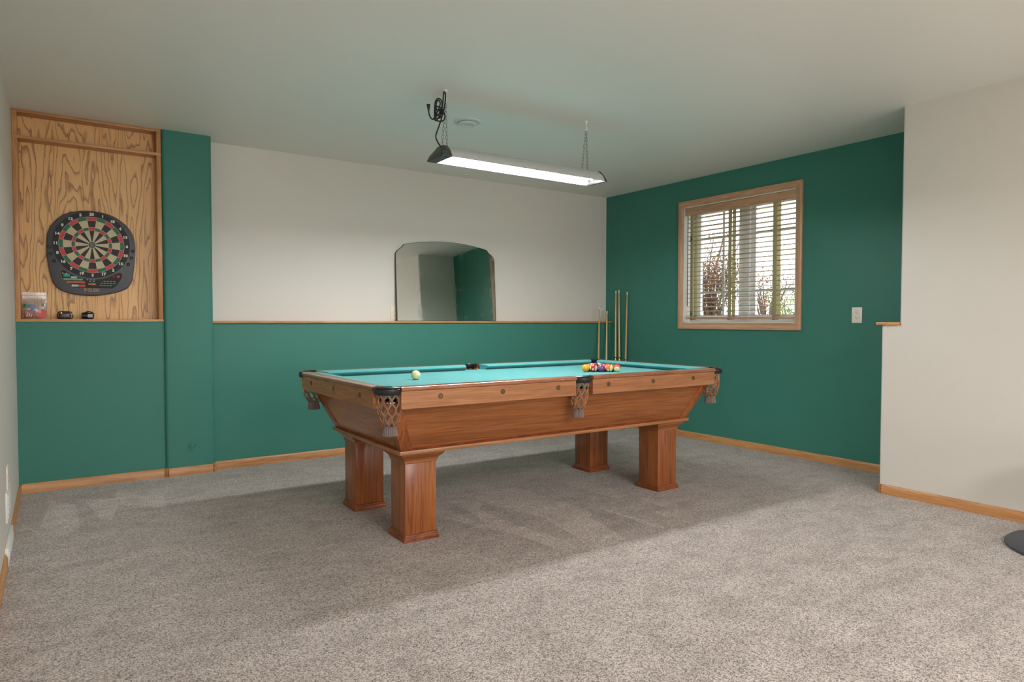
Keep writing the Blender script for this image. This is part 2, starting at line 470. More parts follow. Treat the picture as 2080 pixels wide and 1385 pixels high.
# white jamb liners
for nm, a in (('jamb', (0.001, 0.20, i0-0.008, i0, k0, k1)), ('jamb', (0.001, 0.20, i1, i1+0.008, k0, k1)),
              ('jamb', (0.001, 0.20, i1, i0, k1-0.008, k1)), ('window_sill', (0.001, 0.20, i1, i0, k0, k0+0.008))):
    obj(nm, bx(*a), M_trimwhite, win, smooth=False)
XF = 0.13
bm = bmesh.new()
box(bm, XF-0.02, XF+0.05, i0-0.05, i0-0.008, k0+0.008, k1-0.008, bev=0.003)
box(bm, XF-0.02, XF+0.05, i1+0.008, i1+0.045, k0+0.008, k1-0.008, bev=0.003)
box(bm, XF-0.02, XF+0.05, i1+0.045, i0-0.05, k0+0.008, k0+0.03, bev=0.003)
box(bm, XF-0.02, XF+0.05, i1+0.045, i0-0.05, k1-0.03, k1-0.008, bev=0.003)
box(bm, XF-0.02, XF+0.05, -1.735, -1.66, k0+0.03, k1-0.03, bev=0.003)
obj('frame', bm, M_vinyl, win)
for (ya, yb, ym) in ((-1.131, -1.66, -1.435), (-1.735, -2.211, -1.985)):
    s = obj('sash', (lambda b: ([box(b, XF, XF+0.03, ya-0.05, ya, k0+0.03, k1-0.03, bev=0.003), box(b, XF, XF+0.03, yb, yb+0.05, k0+0.03, k1-0.03, bev=0.003),
            box(b, XF, XF+0.03, yb+0.05, ya-0.05, k0+0.03, k0+0.07, bev=0.003), box(b, XF, XF+0.03, yb+0.05, ya-0.05, k1-0.07, k1-0.03, bev=0.003)], b)[1])(bmesh.new()), M_vinyl, win)
    obj('pane', bx(XF+0.014, XF+0.018, yb+0.05, ya-0.05, k0+0.07, k1-0.07), M_glass, s, smooth=False)
    obj('muntin', bx(XF+0.010, XF+0.013, ym-0.011, ym+0.011, k0+0.07, k1-0.07), M_muntin, s, smooth=False)
    for z in (1.375, 1.885):
        obj('muntin', bx(XF+0.009, XF+0.0125, yb+0.05, ya-0.05, z-0.011, z+0.011), M_muntin, s, smooth=False)

blind = thing('window_blind', 'wooden slatted window blind with valance and three olive ladder tapes', 'blind', (0, 0, 0))
XB = 0.045
obj('valance', bx(0.004, 0.018, i1+0.012, i0-0.016, 2.102, 2.172, bev=0.003), M_blindwood, blind)
obj('head_rail', bx(0.022, 0.072, i1+0.014, i0-0.018, 2.125, 2.166, bev=0.002), M_blindwood, blind)
ys0, ys1 = i0-0.022, i1+0.014
zs = 1.160; pitch = 0.0415
slat_me = None
bm = bmesh.new()
prof = [(-0.025, 0.0), (-0.015, 0.0012), (0, 0.0018), (0.015, 0.0012), (0.025, 0.0), (0.025, -0.0028), (0.015, -0.0016), (0, -0.0010), (-0.015, -0.0016), (-0.025, -0.0028)]
loft(bm, [[(a, y, b) for a, b in prof] for y in (ys1, ys0)])
first = obj('slat', bm, M_slat, blind, loc=(XB, 0, zs))
slat_me = first.data
nsl = 0
while zs + pitch*(nsl+1) < 2.118:
    nsl += 1
    s = link('slat', slat_me, blind, loc=(XB, 0, zs+pitch*nsl))
for ob in blind.children:
    if ob.name.startswith('slat'): ob.rotation_euler = (0, math.radians(random.uniform(1.5, 5.5)), 0)
obj('bottom_rail', bx(XB-0.026, XB+0.026, ys1, ys0, 1.128, 1.146, bev=0.003), M_blindwood, blind)
for y in (-1.170, -1.600, -2.048):
    obj('ladder_tape', bx(XB-0.0285, XB-0.0275, y-0.019, y+0.019, 1.136, 2.125), M_tape, blind, smooth=False)
    obj('ladder_tape', bx(XB+0.0275, XB+0.0285, y-0.019, y+0.019, 1.136, 2.125), M_tape, blind, smooth=False)
    bm = bmesh.new(); box(bm, XB-0.032, XB+0.010, y-0.018, y+0.018, 1.119, 1.128, bev=0.002); box(bm, XB-0.045, XB-0.030, y-0.014, y+0.014, 1.116, 1.120, bev=0.001)
    obj('tape_clip', bm, M_metal, blind)
bm = bmesh.new(); tube(bm, [(XB-0.036, i0-0.045, 2.11), (XB-0.036, i0-0.045, 1.25)], 0.004, 8)
obj('wand', bm, plain('dark_wand', (70, 60, 52), 0.4), blind)
bm = bmesh.new(); tube(bm, [(XB-0.034, i0-0.090, 2.11), (XB-0.034, i0-0.090, 1.20)], 0.0012, 6)
lathe(bm, [(0.003, 1.205), (0.006, 1.195), (0.009, 1.170), (0.007, 1.160)], (XB-0.034, i0-0.090, 0), 10)
lathe(bm, [(0.003, 1.905), (0.006, 1.895), (0.009, 1.870), (0.007, 1.860)], (XB-0.034, i0-0.083, 0), 10)
obj('lift_cord', bm, plain('cord_dark', (90, 80, 70), 0.5), blind)

# outdoors
M_ground = plain('dry_pale_ground', (206, 196, 176), 0.95, 0, 0.2, 12)
g = obj('floor_outdoors', bx(0.35, 30, -25, 40, 0.6, 0.9), M_ground, smooth=False); struct(g); g.name = 'ground'
struct(obj('lawn', bx(9, 30, -25, 40, 0.9, 0.93), plain('pale_lawn', (170, 190, 110), 0.95, 0, 0.25, 9), smooth=False))
M_leafR = mat_translucent('reddish_leaf', (150, 84, 70), 0.4)
M_leafB = mat_translucent('brown_leaf', (128, 104, 84), 0.4)
M_leafG = mat_translucent('yellow_green_leaf', (150, 176, 84), 0.5)
M_bark = plain('grey_bark', (92, 78, 70), 0.9, 0, 0.2, 30)
def shrub(name, label, loc, R, h, nl, mats, seed, nst=9, leaf=0.035):
    rnd = random.Random(seed)
    t = thing(name, label, 'shrub', loc)
    bm = bmesh.new(); tips = []
    for i in range(nst):
        a = 2*PI*i/nst+rnd.uniform(-.3, .3); rr = R*rnd.uniform(.3, .9)
        p = [(0.05*math.cos(a), 0.05*math.sin(a), 0), (rr*.35*math.cos(a), rr*.35*math.sin(a), h*.4), (rr*.8*math.cos(a), rr*.8*math.sin(a), h*.75), (rr*math.cos(a), rr*math.sin(a), h*rnd.uniform(.85, 1))]
        sp = smooth_path(p, 5); tube(bm, sp, [0.014*(1-k/len(sp))+0.003 for k in range(len(sp))], 5)
        tips += sp[4:]
        for _ in range(7):
            b = rnd.choice(sp[4:]); e = b+Vector((rnd.uniform(-.25, .25), rnd.uniform(-.25, .25), rnd.uniform(.05, .28)))
            tube(bm, [b, (b+e)/2+Vector((0, 0, .03)), e], 0.003, 4); tips += [e, (b+e)/2]
    obj('stem', bm, M_bark, t)
    bm = bmesh.new()
    for i in range(nl):
        c = rnd.choice(tips)+Vector((rnd.gauss(0, .07), rnd.gauss(0, .07), rnd.gauss(0, .07)))
        s = leaf*rnd.uniform(.6, 1.3)
        M = Matrix.Rotation(rnd.uniform(0, 2*PI), 3, 'Z') @ Matrix.Rotation(rnd.uniform(-1.2, 1.2), 3, 'X')
        q = [c+M @ Vector(v)*s for v in ((0, -1, 0), (.45, -.2, .08), (0, 1, 0), (-.45, -.2, .08))]
        f = bm.faces.new([bm.verts.new(v) for v in q]); f.material_index = rnd.randrange(len(mats))
    lf = obj('foliage', bm, mats, t, smooth=False, recalc=False); lf['kind'] = 'stuff'
    return t
shrub('leafy_shrub', 'reddish brown shrub seen through the left half of the window', (1.25, -0.42, 0.9), 0.36, 0.80, 5200, [M_leafR, M_leafB, M_leafB], 3, nst=13, leaf=.019)
shrub('leafy_shrub', 'brown shrub with arching stems seen through the right half of the window', (2.45, -0.30, 0.9), 0.36, 0.72, 1500, [M_leafR, M_leafB], 5, leaf=.018)
shrub('leafy_shrub', 'yellow green shrub low at the right edge of the window', (3.3, -0.05, 0.9), 0.45, 0.50, 1500, [M_leafG], 9, leaf=.022)
shrub('leafy_shrub', 'sparse tall red leaved shrub rising behind the window muntins', (3.2, 1.35, 0.9), 0.75, 1.7, 900, [M_leafR], 12, leaf=.022)

# ------------------------------------------------------------------ pool table
TX, TY, TA = -2.5527, -1.9885, -0.0031
tab = thing('pool_table', 'brown wooden pool table with turquoise cloth, tapered cabinet and four square legs', 'pool table', (TX, TY, 0), TA)
ZR = 0.802; ZF = 0.766; ZB = 0.698
# legs
def sq(h, z, cx, cy): return [(cx-h, cy-h, z), (cx+h, cy-h, z), (cx+h, cy+h, z), (cx-h, cy+h, z)]
for sx in (-1, 1):
    for sy in (-1, 1):
        cx, cy = sx*0.894, sy*0.333
        bm = bmesh.new(); box(bm, cx-0.0865, cx+0.0865, cy-0.0865, cy+0.0865, 0.02, 0.415, bev=0.003)
        lg = obj('leg', bm, M_tabZ, tab)
        bm = bmesh.new(); loft(bm, [sq(a, z, cx, cy) for a, z in ((.0965, 0), (.0968, .016), (.0955, .021), (.092, .024), (.0905, .031), (.088, .036), (.086, .037))])
        obj('plinth', bm, M_plinth, lg, 'reddish plinth moulding with chipped edges')
        bm = bmesh.new(); loft(bm, [sq(a, z, cx, cy) for a, z in ((.086, .392), (.090, .393), (.0915, .398), (.090, .403), (.093, .404), (.0945, .412), (.100, .420), (.108, .427), (.115, .433), (.118, .440), (.118, .4435), (.122, .444), (.122, .4506))])
        obj('capital', bm, M_tabX, lg)
# bottom trim
bm = bmesh.new(); box(bm, -1.035, 1.035, -.4755, .4755, .4506, .4695, bev=0.0025)
obj('bottom_moulding', bm, M_railX, tab)
# tapered cabinet
bX, bY, zb = 1.022, .4635, .4695
tX, tY, zt = 1.140, .575, .722
def crn(sx, sy, t): return Vector((sx*(bX+(tX-bX)*t), sy*(bY+(tY-bY)*t), zb+(zt-zb)*t))
bm = bmesh.new(); loft(bm, [[(-bX+.012, -bY+.012, zb), (bX-.012, -bY+.012, zb), (bX-.012, bY-.012, zb), (-bX+.012, bY-.012, zb)], [(-tX+.012, -tY+.012, zt), (tX-.012, -tY+.012, zt), (tX-.012, tY-.012, zt), (-tX+.012, tY-.012, zt)]])
obj('cabinet', bm, M_tabX, tab)
faces = [((-1, -1), (1, -1), M_tabX), ((1, -1), (1, 1), M_tabY), ((1, 1), (-1, 1), M_tabX), ((-1, 1), (-1, -1), M_tabY)]
for a, b, mt in faces:
    A0, B0, A1, B1 = crn(*a, 0), crn(*b, 0), crn(*a, 1), crn(*b, 1)
    nrm = (B0-A0).cross(A1-A0).normalized()
    if nrm.dot(Vector((a[0]+b[0], a[1]+b[1], 0))) < 0: nrm = -nrm
    u = (B0-A0).normalized(); wst = 0.062
    off = -nrm*0.006
    # panel
    bm = bmesh.new(); prism(bm, [A0+u*0.02+off, B0-u*0.02+off, B1-u*0.02+off, A1+u*0.02+off], -nrm*0.008)
    obj('side_panel' if abs(u.x) > .5 else 'end_panel', bm, mt, tab)
    # stiles at both ends
    for p0, p1, d in ((A0, A1, u), (B0, B1, -u)):
        bm = bmesh.new(); prism(bm, [p0, p0+d*wst, p1+d*(wst*1.1), p1], -nrm*0.012, bev=0.001)
        obj('corner_stile', bm, M_tabZ, tab)
    # slim bead round the panel foot
    bm = bmesh.new(); q0 = A0+u*wst-nrm*.001; q1 = B0-u*wst-nrm*.001; w = (A1-A0).normalized()*0.012
    prism(bm, [q0, q1, q1+w*0.9, q0+w*0.9], -nrm*0.008)
    obj('panel_bead', bm, M_plinth, tab)
# bed cloth with pocket cut-outs
PC = [(-1.128, -.562), (0.004, -.600), (1.128, -.562), (1.128, .562), (0.0, .600), (-1.128, .562)]
def bed_outline(hx, hy):
    pts = []
    def arc(c, r, a0, a1, n=8):
        for i in range(n+1):
            a = a0+(a1-a0)*i/n; pts.append((c[0]+r*math.cos(a), c[1]+r*math.sin(a)))
    r = .062
    arc(PC[0], r, PI*.62, -PI*.12); 
    arc(PC[1], r*.9, PI*.92, PI*.08)
    arc(PC[2], r, PI*1.12, PI*.38)
    arc(PC[3], r, -PI*.38, -PI*1.12)
    arc(PC[4], r*.9, -PI*.08, -PI*.92)
    arc(PC[5], r, PI*.12, -PI*.62)
    return pts
bm = bmesh.new()
pts = bed_outline(0, 0)
prism(bm, [(x, y, ZF-0.03) for x, y in pts], (0, 0, .03))
bmesh.ops.triangulate(bm, faces=[f for f in bm.faces if len(f.verts) > 4])
obj('bed_cloth', bm, M_felt, tab, smooth=False)
# rails: apron, cap, cushion
def rail(kind, a0, a1, side, capmat, apmat, e0, e1):
    """kind 'x': runs along x at y=side*..., spans a0..a1; e0,e1: cushion end set-backs at nose"""
    out = .6387 if kind == 'x' else 1.2024
    def P(a, d, z):      # d: distance inward from the outer face
        return (a, side*(out-d), z) if kind == 'x' else (side*(out-d), a, z)
    bm = bmesh.new()
    prof = [(0.008, ZB), (0.008, ZR-.020), (0.040, ZR-.020), (0.040, ZB)]
    loft(bm, [[P(a, d, z) for d, z in prof] for a in (a0, a1)])
    bmesh.ops.bevel(bm, geom=bm.edges[:], offset=0.002, segments=1, affect='EDGES')
    ap = obj('rail_apron', bm, apmat, tab)
    bm = bmesh.new()
    prof = [(0.006, ZR-.0195), (0.001, ZR-.017), (-.001, ZR-.011), (0.001, ZR-.005), (0.006, ZR-.001), (0.012, ZR), (.060, ZR), (.060, ZR-.0195)]
    n = 26; rnd = random.Random(int(a0*1000)+side)
    rings = []
    for i in range(n+1):
        a = a0+(a1-a0)*i/n; j = 0 if i in (0, n) else rnd.uniform(-.0007, .0009)
        rings.append([P(a, d+(j if d < .01 else 0), z) for d, z in prof])
    loft(bm, rings)
    obj('rail_cap', bm, capmat, tab, 'worn glossy rail top with chipped edge')
    bm = bmesh.new()
    R = []
    for end, e in ((a0, e0), (a1, e1)):
        s = 1 if end == a0 else -1
        f = lambda q: end + s*e*q
        R.append([P(end, .0605, ZR-.0005), P(f(.62), .105, ZR-.004), P(f(.93), .127, ZR-.0075), P(f(1.0), .131, ZR-.011), P(f(1.0), .131, ZR-.0145), P(f(.75), .100, ZF-.001), P(end, .0605, ZF-.001)])
    mid = [[(x0+(x1-x0)*k/6, y0+(y1-y0)*k/6, z0+(z1-z0)*k/6) for (x0, y0, z0), (x1, y1, z1) in zip(*R)] for k in range(7)]
    loft(bm, mid)
    obj('cushion', bm, M_felt, tab)
    return ap
for sy in (-1, 1):
    rail('x', -1.098, -0.056, sy, M_capX, M_railX, .055, .028)
    rail('x', 0.064, 1.098, sy, M_capX, M_railX, .028, .055)
for sx in (-1, 1):
    rail('y', -.533, .533, sx, M_capY, M_railY, .055, .055)
# rail bolts
bm = bmesh.new()
lathe(bm, [(.0, 0), (.013, 0), (.013, .002), (.0115, .0035), (.0095, .0035), (.0085, .0012), (.0060, .0012), (.0055, .003), (0, .0032)], (0, 0, 0), 20, 'y')
for f in bm.faces: f.material_index = 0
bolt0 = obj('rail_bolt', bm, M_bolt, tab, loc=(-.893, -.6305, .749)); bolt0.rotation_euler = (0, 0, PI)
def boltc(x, y, rz):
    o = link('rail_bolt', bolt0.data, tab, loc=(x, y, .749)); o.rotation_euler = (0, 0, rz)
for sy in (-1, 1):
    for x in (-.893, -.538, -.181, .181, .538, .893):
        if not (sy == -1 and x == -.893): boltc(x, sy*.6305, PI if sy < 0 else 0)
for sx in (-1, 1):
    for y in (-.372, 0, .372): boltc(sx*1.1942, y, PI/2 if sx < 0 else -PI/2)
# pockets
def pocket(idx, cx, cy, ang, span, R, depth, sag=(0, 0), rt=.0):
    """iron and boot in black leather, net of diamond straps, fringe"""
    p = bpy.data.objects.new('pocket', None); C.objects.link(p); p.parent = tab; p.location = (cx, cy, 0)
    n = 22
    bm = bmesh.new(); prof = [(R-.004, ZR-.002), (R+.000, ZR+.0025), (R+.012, ZR+.003), (R+.0185, ZR-.001), (R+.017, ZR-.006), (R+.0205, ZR-.009), (R+.0215, ZR-.028), (R+.017, ZR-.035), (R+.006, ZR-.036), (R-.003, ZR-.024), (R-.003, ZR-.010)]
    rings = []
    for i in range(n+1):
        a = ang-span+2*span*i/n
        k = 1.0
        rings.append([(r*math.cos(a), r*math.sin(a), z) for r, z in prof])
    loft(bm, rings)
    obj('pocket_boot', bm, M_black, p)
    # net
    bm = bmesh.new(); ns = 9; rows = 4; zt0 = ZR-.026; zb0 = zt0-depth
    def surf(u, t):
        rr = (R+.008)*(1.0-.02*t-.42*max(0, (t-.45)/.55)**2.0)
        a = u*2*PI/ns
        return Vector((rr*math.cos(a)+sag[0]*t, rr*math.sin(a)+sag[1]*t, zt0+(zb0-zt0)*t))
    for s in (-1, 1):
        for i in range(ns):
            path = []
            N = rows*6
            for k in range(N+1):
                t = k/N; ph = t*rows
                tri = .5-.5*math.cos(ph*PI)       # smooth zigzag
                path.append(surf(i+s*.5*tri+rt*t, t))
            # flat ribbon: outer face grey-brown, inner tan
            ring = []
            for k, q in enumerate(path):
                d = (path[min(k+1, N)]-path[max(k-1, 0)]).normalized()
                o = Vector((q.x-sag[0]*(k/N), q.y-sag[1]*(k/N), 0)).normalized()
                w = d.cross(o).normalized()*.0042
                o = o*.0011
                ring.append([q-w+o, q+w+o, q+w-o, q-w-o])
            R_ = [[bm.verts.new(v) for v in r] for r in ring]
            for a_, b_ in zip(R_[:-1], R_[1:]):
                for k in range(4):
                    f = bm.faces.new((a_[k], a_[(k+1) % 4], b_[(k+1) % 4], b_[k])); f.material_index = 0 if k == 0 else 1
    obj('pocket_net', bm, [M_strap_out, M_strap_in], p, 'grey brown leather net with tan inner faces')
    bm = bmesh.new(); m = 44; rb = (R+.008)*.56
    rings = []
    for zz, rr in ((0.004, rb*1.0), (-.008, rb*.92), (-.016, rb*1.0), (-.042, rb*1.15), (-.043, rb*1.08), (-.016, rb*.9), (0.002, rb*.9)):
        rings.append([((rr+(.0022 if k % 2 else -.0012))*math.cos(2*PI*k/m)+sag[0], (rr+(.0022 if k % 2 else -.0012))*math.sin(2*PI*k/m)+sag[1], zb0+zz) for k in range(m)])
    loft(bm, rings, True, False)
    obj('pocket_fringe', bm, M_fringe, p)
    return p
dg = PI/4
pocket(0, PC[0][0]-.006, PC[0][1]-.010, -PI+dg, 1.72, .048, .160, (.004, -.004))
pocket(1, PC[1][0], PC[1][1]+.006, -PI/2, 1.35, .042, .160, (-.020, -.004), .3)
pocket(2, PC[2][0]+.006, PC[2][1]-.010, -dg, 1.72, .048, .160, (-.005, .0))
pocket(3, PC[3][0]+.006, PC[3][1]+.010, dg, 1.72, .048, .160)
pocket(4, PC[4][0], PC[4][1]-.006, PI/2, 1.35, .042, .160)
pocket(5, PC[5][0]-.006, PC[5][1]+.010, PI-dg, 1.72, .048, .160, (.012, -.012))

# ------------------------------------------------------------------ balls
def ball_mat(name, rgb, stripe, rot):
    t = NT(name)
    tc = t.n('ShaderNodeTexCoord'); mp = t.n('ShaderNodeMapping'); t.t.links.new(tc.outputs['Object'], mp.inputs[0])
    mp.inputs['Rotation'].default_value = rot
    sep = t.n('ShaderNodeSeparateXYZ', i_0=mp.outputs[0])
    cream = lin(236, 222, 168); c = lin(*rgb)
    r = .0262
    ab = t.math('ABSOLUTE', sep.outputs[2])
    # white number disc: on +-x of the ball
    rad = t.math('SQRT', t.math('ADD', t.math('POWER', sep.outputs[1], 2.0), t.math('POWER', sep.outputs[2], 2.0)))
    disc = t.math('LESS_THAN', rad, r*.30)
    col = c
    if stripe: col = t.mix(t.math('LESS_THAN', ab, r*.55), cream, c)
    col = t.mix(disc, col, cream)
    return t.pbr(col, .12, Coat_Weight=.5, Coat_Roughness=.05)
def ball(name, r, mat, x, y, label, cat='ball', group=None):
    bm = bmesh.new(); bmesh.ops.create_icosphere(bm, subdivisions=4, radius=r)
    o = obj(name, bm, mat)
    ca, sa = math.cos(TA), math.sin(TA)
    o.location = (TX+ca*x-sa*y, TY+sa*x+ca*y, ZF+r)
    return tag(o, label, cat, group)
t = plain('ivory_ball', (238, 232, 180), .12, 0, .02, 10, Coat_Weight=.5)
ball('cue_ball', .0275, t, -.690, .050, 'plain cream cue ball lying alone on the turquoise cloth', 'cue ball')
GB = 'racked pool balls on the far end of the table'
OR = (.52, -.035)
rows_ = [
 [((226, 158, 40), 0, 'yellow orange solid ball at the left end of the front row of racked balls'),
  ((176, 30, 50), 1, 'dark red ball with a cream stripe, second from left in the front row'),
  ((112, 64, 118), 0, 'purple ball in the middle of the front row of racked balls'),
  ((222, 108, 56), 1, 'orange ball with cream stripe, fourth from left in the front row'),
  ((216, 62, 56), 1, 'red ball with pale stripe at the right end of the front row')],
 [((214, 92, 64), 0, 'orange red ball peeping out behind the leftmost yellow ball'),
  ((60, 40, 44), 0, 'near black ball hidden behind the red striped and purple balls'),
  ((214, 72, 66), 0, 'plain red ball behind the purple and orange striped balls'),
  ((52, 120, 78), 0, 'green ball showing behind the two rightmost front balls')],
 [((232, 196, 84), 1, 'yellow striped ball in the third row, behind the dark red striped ball'),
  ((238, 206, 96), 0, 'bright yellow ball in the third row, behind the purple ball'),
  ((200, 60, 50), 0, 'deep red ball in the third row, behind the orange striped ball')],
 [((60, 80, 160), 0, 'blue ball in the fourth row of the rack, on the left'),
  ((150, 50, 48), 0, 'maroon ball in the fourth row of the rack, on the right')],
 [((60, 90, 170), 1, 'blue striped ball at the far point of the racked triangle')]]
ud = Vector((math.cos(.6017), -math.sin(.6017))); vd = Vector((math.sin(.6017), math.cos(.6017)))
brnd = random.Random(4); rots = [(0.4, 1.3, .3), (1.45, .75, .2), (.6, .9, 1.1), (1.5, .5, .4), (.9, -.55, .6)]
for i, row in enumerate(rows_):
    for j, (rgb, st, lb) in enumerate(row):
        q = Vector(OR)+ud*(.0524*j+.0262*i)+vd*(.0454*i)
        rot = rots[j] if i == 0 else (brnd.uniform(0, 3), brnd.uniform(0, 3), 0)
        ball('pool_ball', .0262, ball_mat('ball_%s' % ('striped' if st else 'solid'), rgb, st, rot), q.x, q.y, lb, 'ball', GB)

# ------------------------------------------------------------------ cues
M_cueA = wood('pale_maple_cue', (222, 196, 142), (196, 166, 112), 2, .25, stretch=20)
M_cueB = wood('tan_cue', (216, 164, 106), (188, 136, 82), 2, .25, stretch=20)
M_butt = wood('stained_cue_butt', (130, 66, 34), (96, 44, 22), 2, .25, stretch=20)
def cue(label, base, top, mat, joint=None, rb=.0145, rtp=.0062):
    b, tp = Vector(base), Vector(top); L = (tp-b).length
    t = thing('pool_cue', label, 'pool cue', base, 0, None)
    t.rotation_mode = 'QUATERNION'; t.rotation_quaternion = (tp-b).to_track_quat('Z', 'Y')
    R = lambda h: rb+(rtp-rb)*(h/L)
    j = joint if joint else .02
    bm = bmesh.new(); lathe(bm, [(R(j), j), (R(L*.5), L*.5), (R(L*.8), L*.8), (rtp, L-.03)], seg=14)
    obj('shaft', bm, mat, t)
    bm = bmesh.new(); lathe(bm, [(rtp, L-.03), (rtp, L-.006), (rtp*.95, L-.006), (rtp*.8, L)], seg=12)
    obj('tip', bm, plain('cue_ferrule', (226, 222, 200), .4), t)
    if joint:
        bm = bmesh.new(); lathe(bm, [(rb*.9, 0), (rb, .01), (rb, .3), (R(j-.09)+.001, j-.062)], seg=14)
        obj('butt', bm, M_butt, t, 'dark reddish stained butt')
        bm = bmesh.new(); r0 = R(j)+.0015
        lathe(bm, [(r0, j-.062), (r0+.001, j-.050), (r0, j-.048), (r0, j)], seg=14)
        obj('joint_collar', bm, M_blackp, t, 'black collar')
        bm = bmesh.new(); lathe(bm, [(r0+.0008, j-.040), (r0+.0016, j-.034), (r0+.0004, j-.026), (r0+.0016, j-.018), (r0+.0008, j-.012)], seg=14)
        obj('joint_ring', bm, M_brass, t, 'brass ring')
    else:
        bm = bmesh.new(); lathe(bm, [(rb*.9, 0), (rb, .006), (rb, .02)], seg=14)
        obj('bumper', bm, M_blackp, t)
    return t
cue('short tan pool cue leaning on the oak ledge, leftmost of the five cues', (-.385, -.305, 0), (-.197, -.114, 1.262), M_cueB)
cue('short pale pool cue leaning on the oak ledge just left of the wall corner', (-.275, -.305, 0), (-.098, -.124, 1.213), M_cueA)
cue('pale jointed pool cue against the green wall, the one nearest the wall corner', (-.160, -.325, 0), (-.014, -.171, 1.428), M_cueA, .735)
cue('pale jointed pool cue, tallest of the pair, second from the wall corner', (-.160, -.395, 0), (-.014, -.217, 1.434), M_cueA, .735)
cue('tan jointed pool cue standing apart on the right of the others', (-.150, -.445, 0), (-.014, -.342, 1.411), M_cueB, .715)

# ------------------------------------------------------------------ hanging shop light
LX0, LX1, LYC, LZB, LZT = -3.135, -1.885, -1.971, 2.043, 2.115
M_hood = plain('silver_grey_hood', (196, 196, 194), .35, .3)
M_refl = plain('white_reflector', (240, 240, 238), .4)
lamp = thing('shop_light', 'grey hooded fluorescent shop light hanging over the pool table', 'ceiling light', (0, 0, 0))
def hood(x0, x1, g, mat_in, mat_out):
    hw, tw = .0925, .030
    outer = [(-hw, LZB), (-hw, LZB+.006), (-hw*.80, LZB+.040), (-tw-.012, LZT-.006), (-tw, LZT), (tw, LZT), (tw+.012, LZT-.006), (hw*.80, LZB+.040), (hw, LZB+.006), (hw, LZB)]
    inner = [(a*.965, z-.003 if z > LZB else z) for a, z in outer]
    bm = bmesh.new()
    ring = outer+inner[::-1]
    R = [[bm.verts.new((x, LYC+a, z)) for a, z in ring] for x in (x0, x1)]
    n = len(ring); no = len(outer)
    for i in range(n):
        f = bm.faces.new((R[0][i], R[0][(i+1) % n], R[1][(i+1) % n], R[1][i])); f.material_index = 0 if i < no-1 else 1
    for k in (0, 1):
        for i in range(no-1):
            bm.faces.new((R[k][i], R[k][i+1], R[k][n-2-i], R[k][n-1-i]))
    return bm
obj('hood', hood(LX0+.05, LX1-.02, 0, 0, 0), [M_hood, M_refl], lamp)
M_cap = plain('charcoal_end_cap', (66, 66, 64), .4)
def endcap(xa, xb, s):
    hw, tw = .0955, .036
    bm = bmesh.new()
    def sec(x, k, dz): return [(x, LYC-hw*k, LZB-.002), (x, LYC-hw*k, LZB+.007), (x, LYC-hw*.80*k, LZB+.041), (x, LYC-(tw+.010)*k, LZT-.003+dz), (x, LYC-tw*k, LZT+.003+dz), (x, LYC+tw*k, LZT+.003+dz), (x, LYC+(tw+.010)*k, LZT-.003+dz), (x, LYC+hw*.8*k, LZB+.041), (x, LYC+hw*k, LZB+.007), (x, LYC+hw*k, LZB-.002)]
    xm = xa+(xb-xa)*.45
    def shrink(sec_, x, zt):
        return [(x, y, min(z, zt)) for _, y, z in sec_]
    loft(bm, [sec(xa, 1, 0), sec(xm, 1, 0), shrink(sec(0, 1, 0), xb-(xb-xa)*.12, LZB+.030), shrink(sec(0, .97, 0), xb, LZB+.010)])
    # open the underside a little with an inner recess frame
    return obj('end_cap', bm, M_cap, lamp, 'black plastic end cap')
endcap(LX0+.062, LX0, -1); endcap(LX1-.020, LX1, 1)
for dy in (-.034, .034):
    bm = bmesh.new(); lathe(bm, [(.0, LX0+.09), (.0125, LX0+.09), (.0125, LX1-.085), (.0, LX1-.085)], (0, LYC+dy, LZB+.024), 16, 'x')
    obj('fluorescent_tube', bm, M_tube, lamp)
    for xx in (LX0+.075, LX1-.080):
        bm = bmesh.new(); box(bm, xx-.006, xx+.006, LYC+dy-.014, LYC+dy+.014, LZB+.006, LZB+.055, bev=.002)
        obj('tube_socket', bm, M_trimwhite, lamp)
bm = bmesh.new()
tube(bm, [(LX1-.045, LYC-.085, LZB+.003), (LX1-.045, LYC+.085, LZB+.003)], .003, 6)
tube(bm, [(LX1-.012, LYC-.092, LZB), (LX1-.012, LYC+.092, LZB)], .004, 6)
obj('guard_wire', bm, M_metal, lamp)
def chain(bm, a, b, L=.026, wid=.0050, r=.0011):
    a, b = Vector(a), Vector(b); d = b-a; n = max(2, round(d.length/(L*.84))); d.normalize()
    u0 = d.orthogonal().normalized(); u0 = (Vector((.82, -.57, 0))-d*d.dot(Vector((.82, -.57, 0)))).normalized(); w0 = d.cross(u0)
    step = (b-a).length/n
    for i in range(n):
        c = a+(b-a)*((i+.5)/n); u = u0 if i % 2 == 0 else w0
        pts = []
        hl = step*.60
        for k in range(12):
            t = 2*PI*k/12; ex = math.cos(t); ey = math.sin(t)
            pts.append(c+d*(hl*max(-1, min(1, ey*1.25)))+u*(wid*ex if abs(ex) > .3 else wid*ex))
        tube(bm, pts, r, 4, closed=True)
HK = [(-3.071, -1.985), (-2.002, -1.985)]
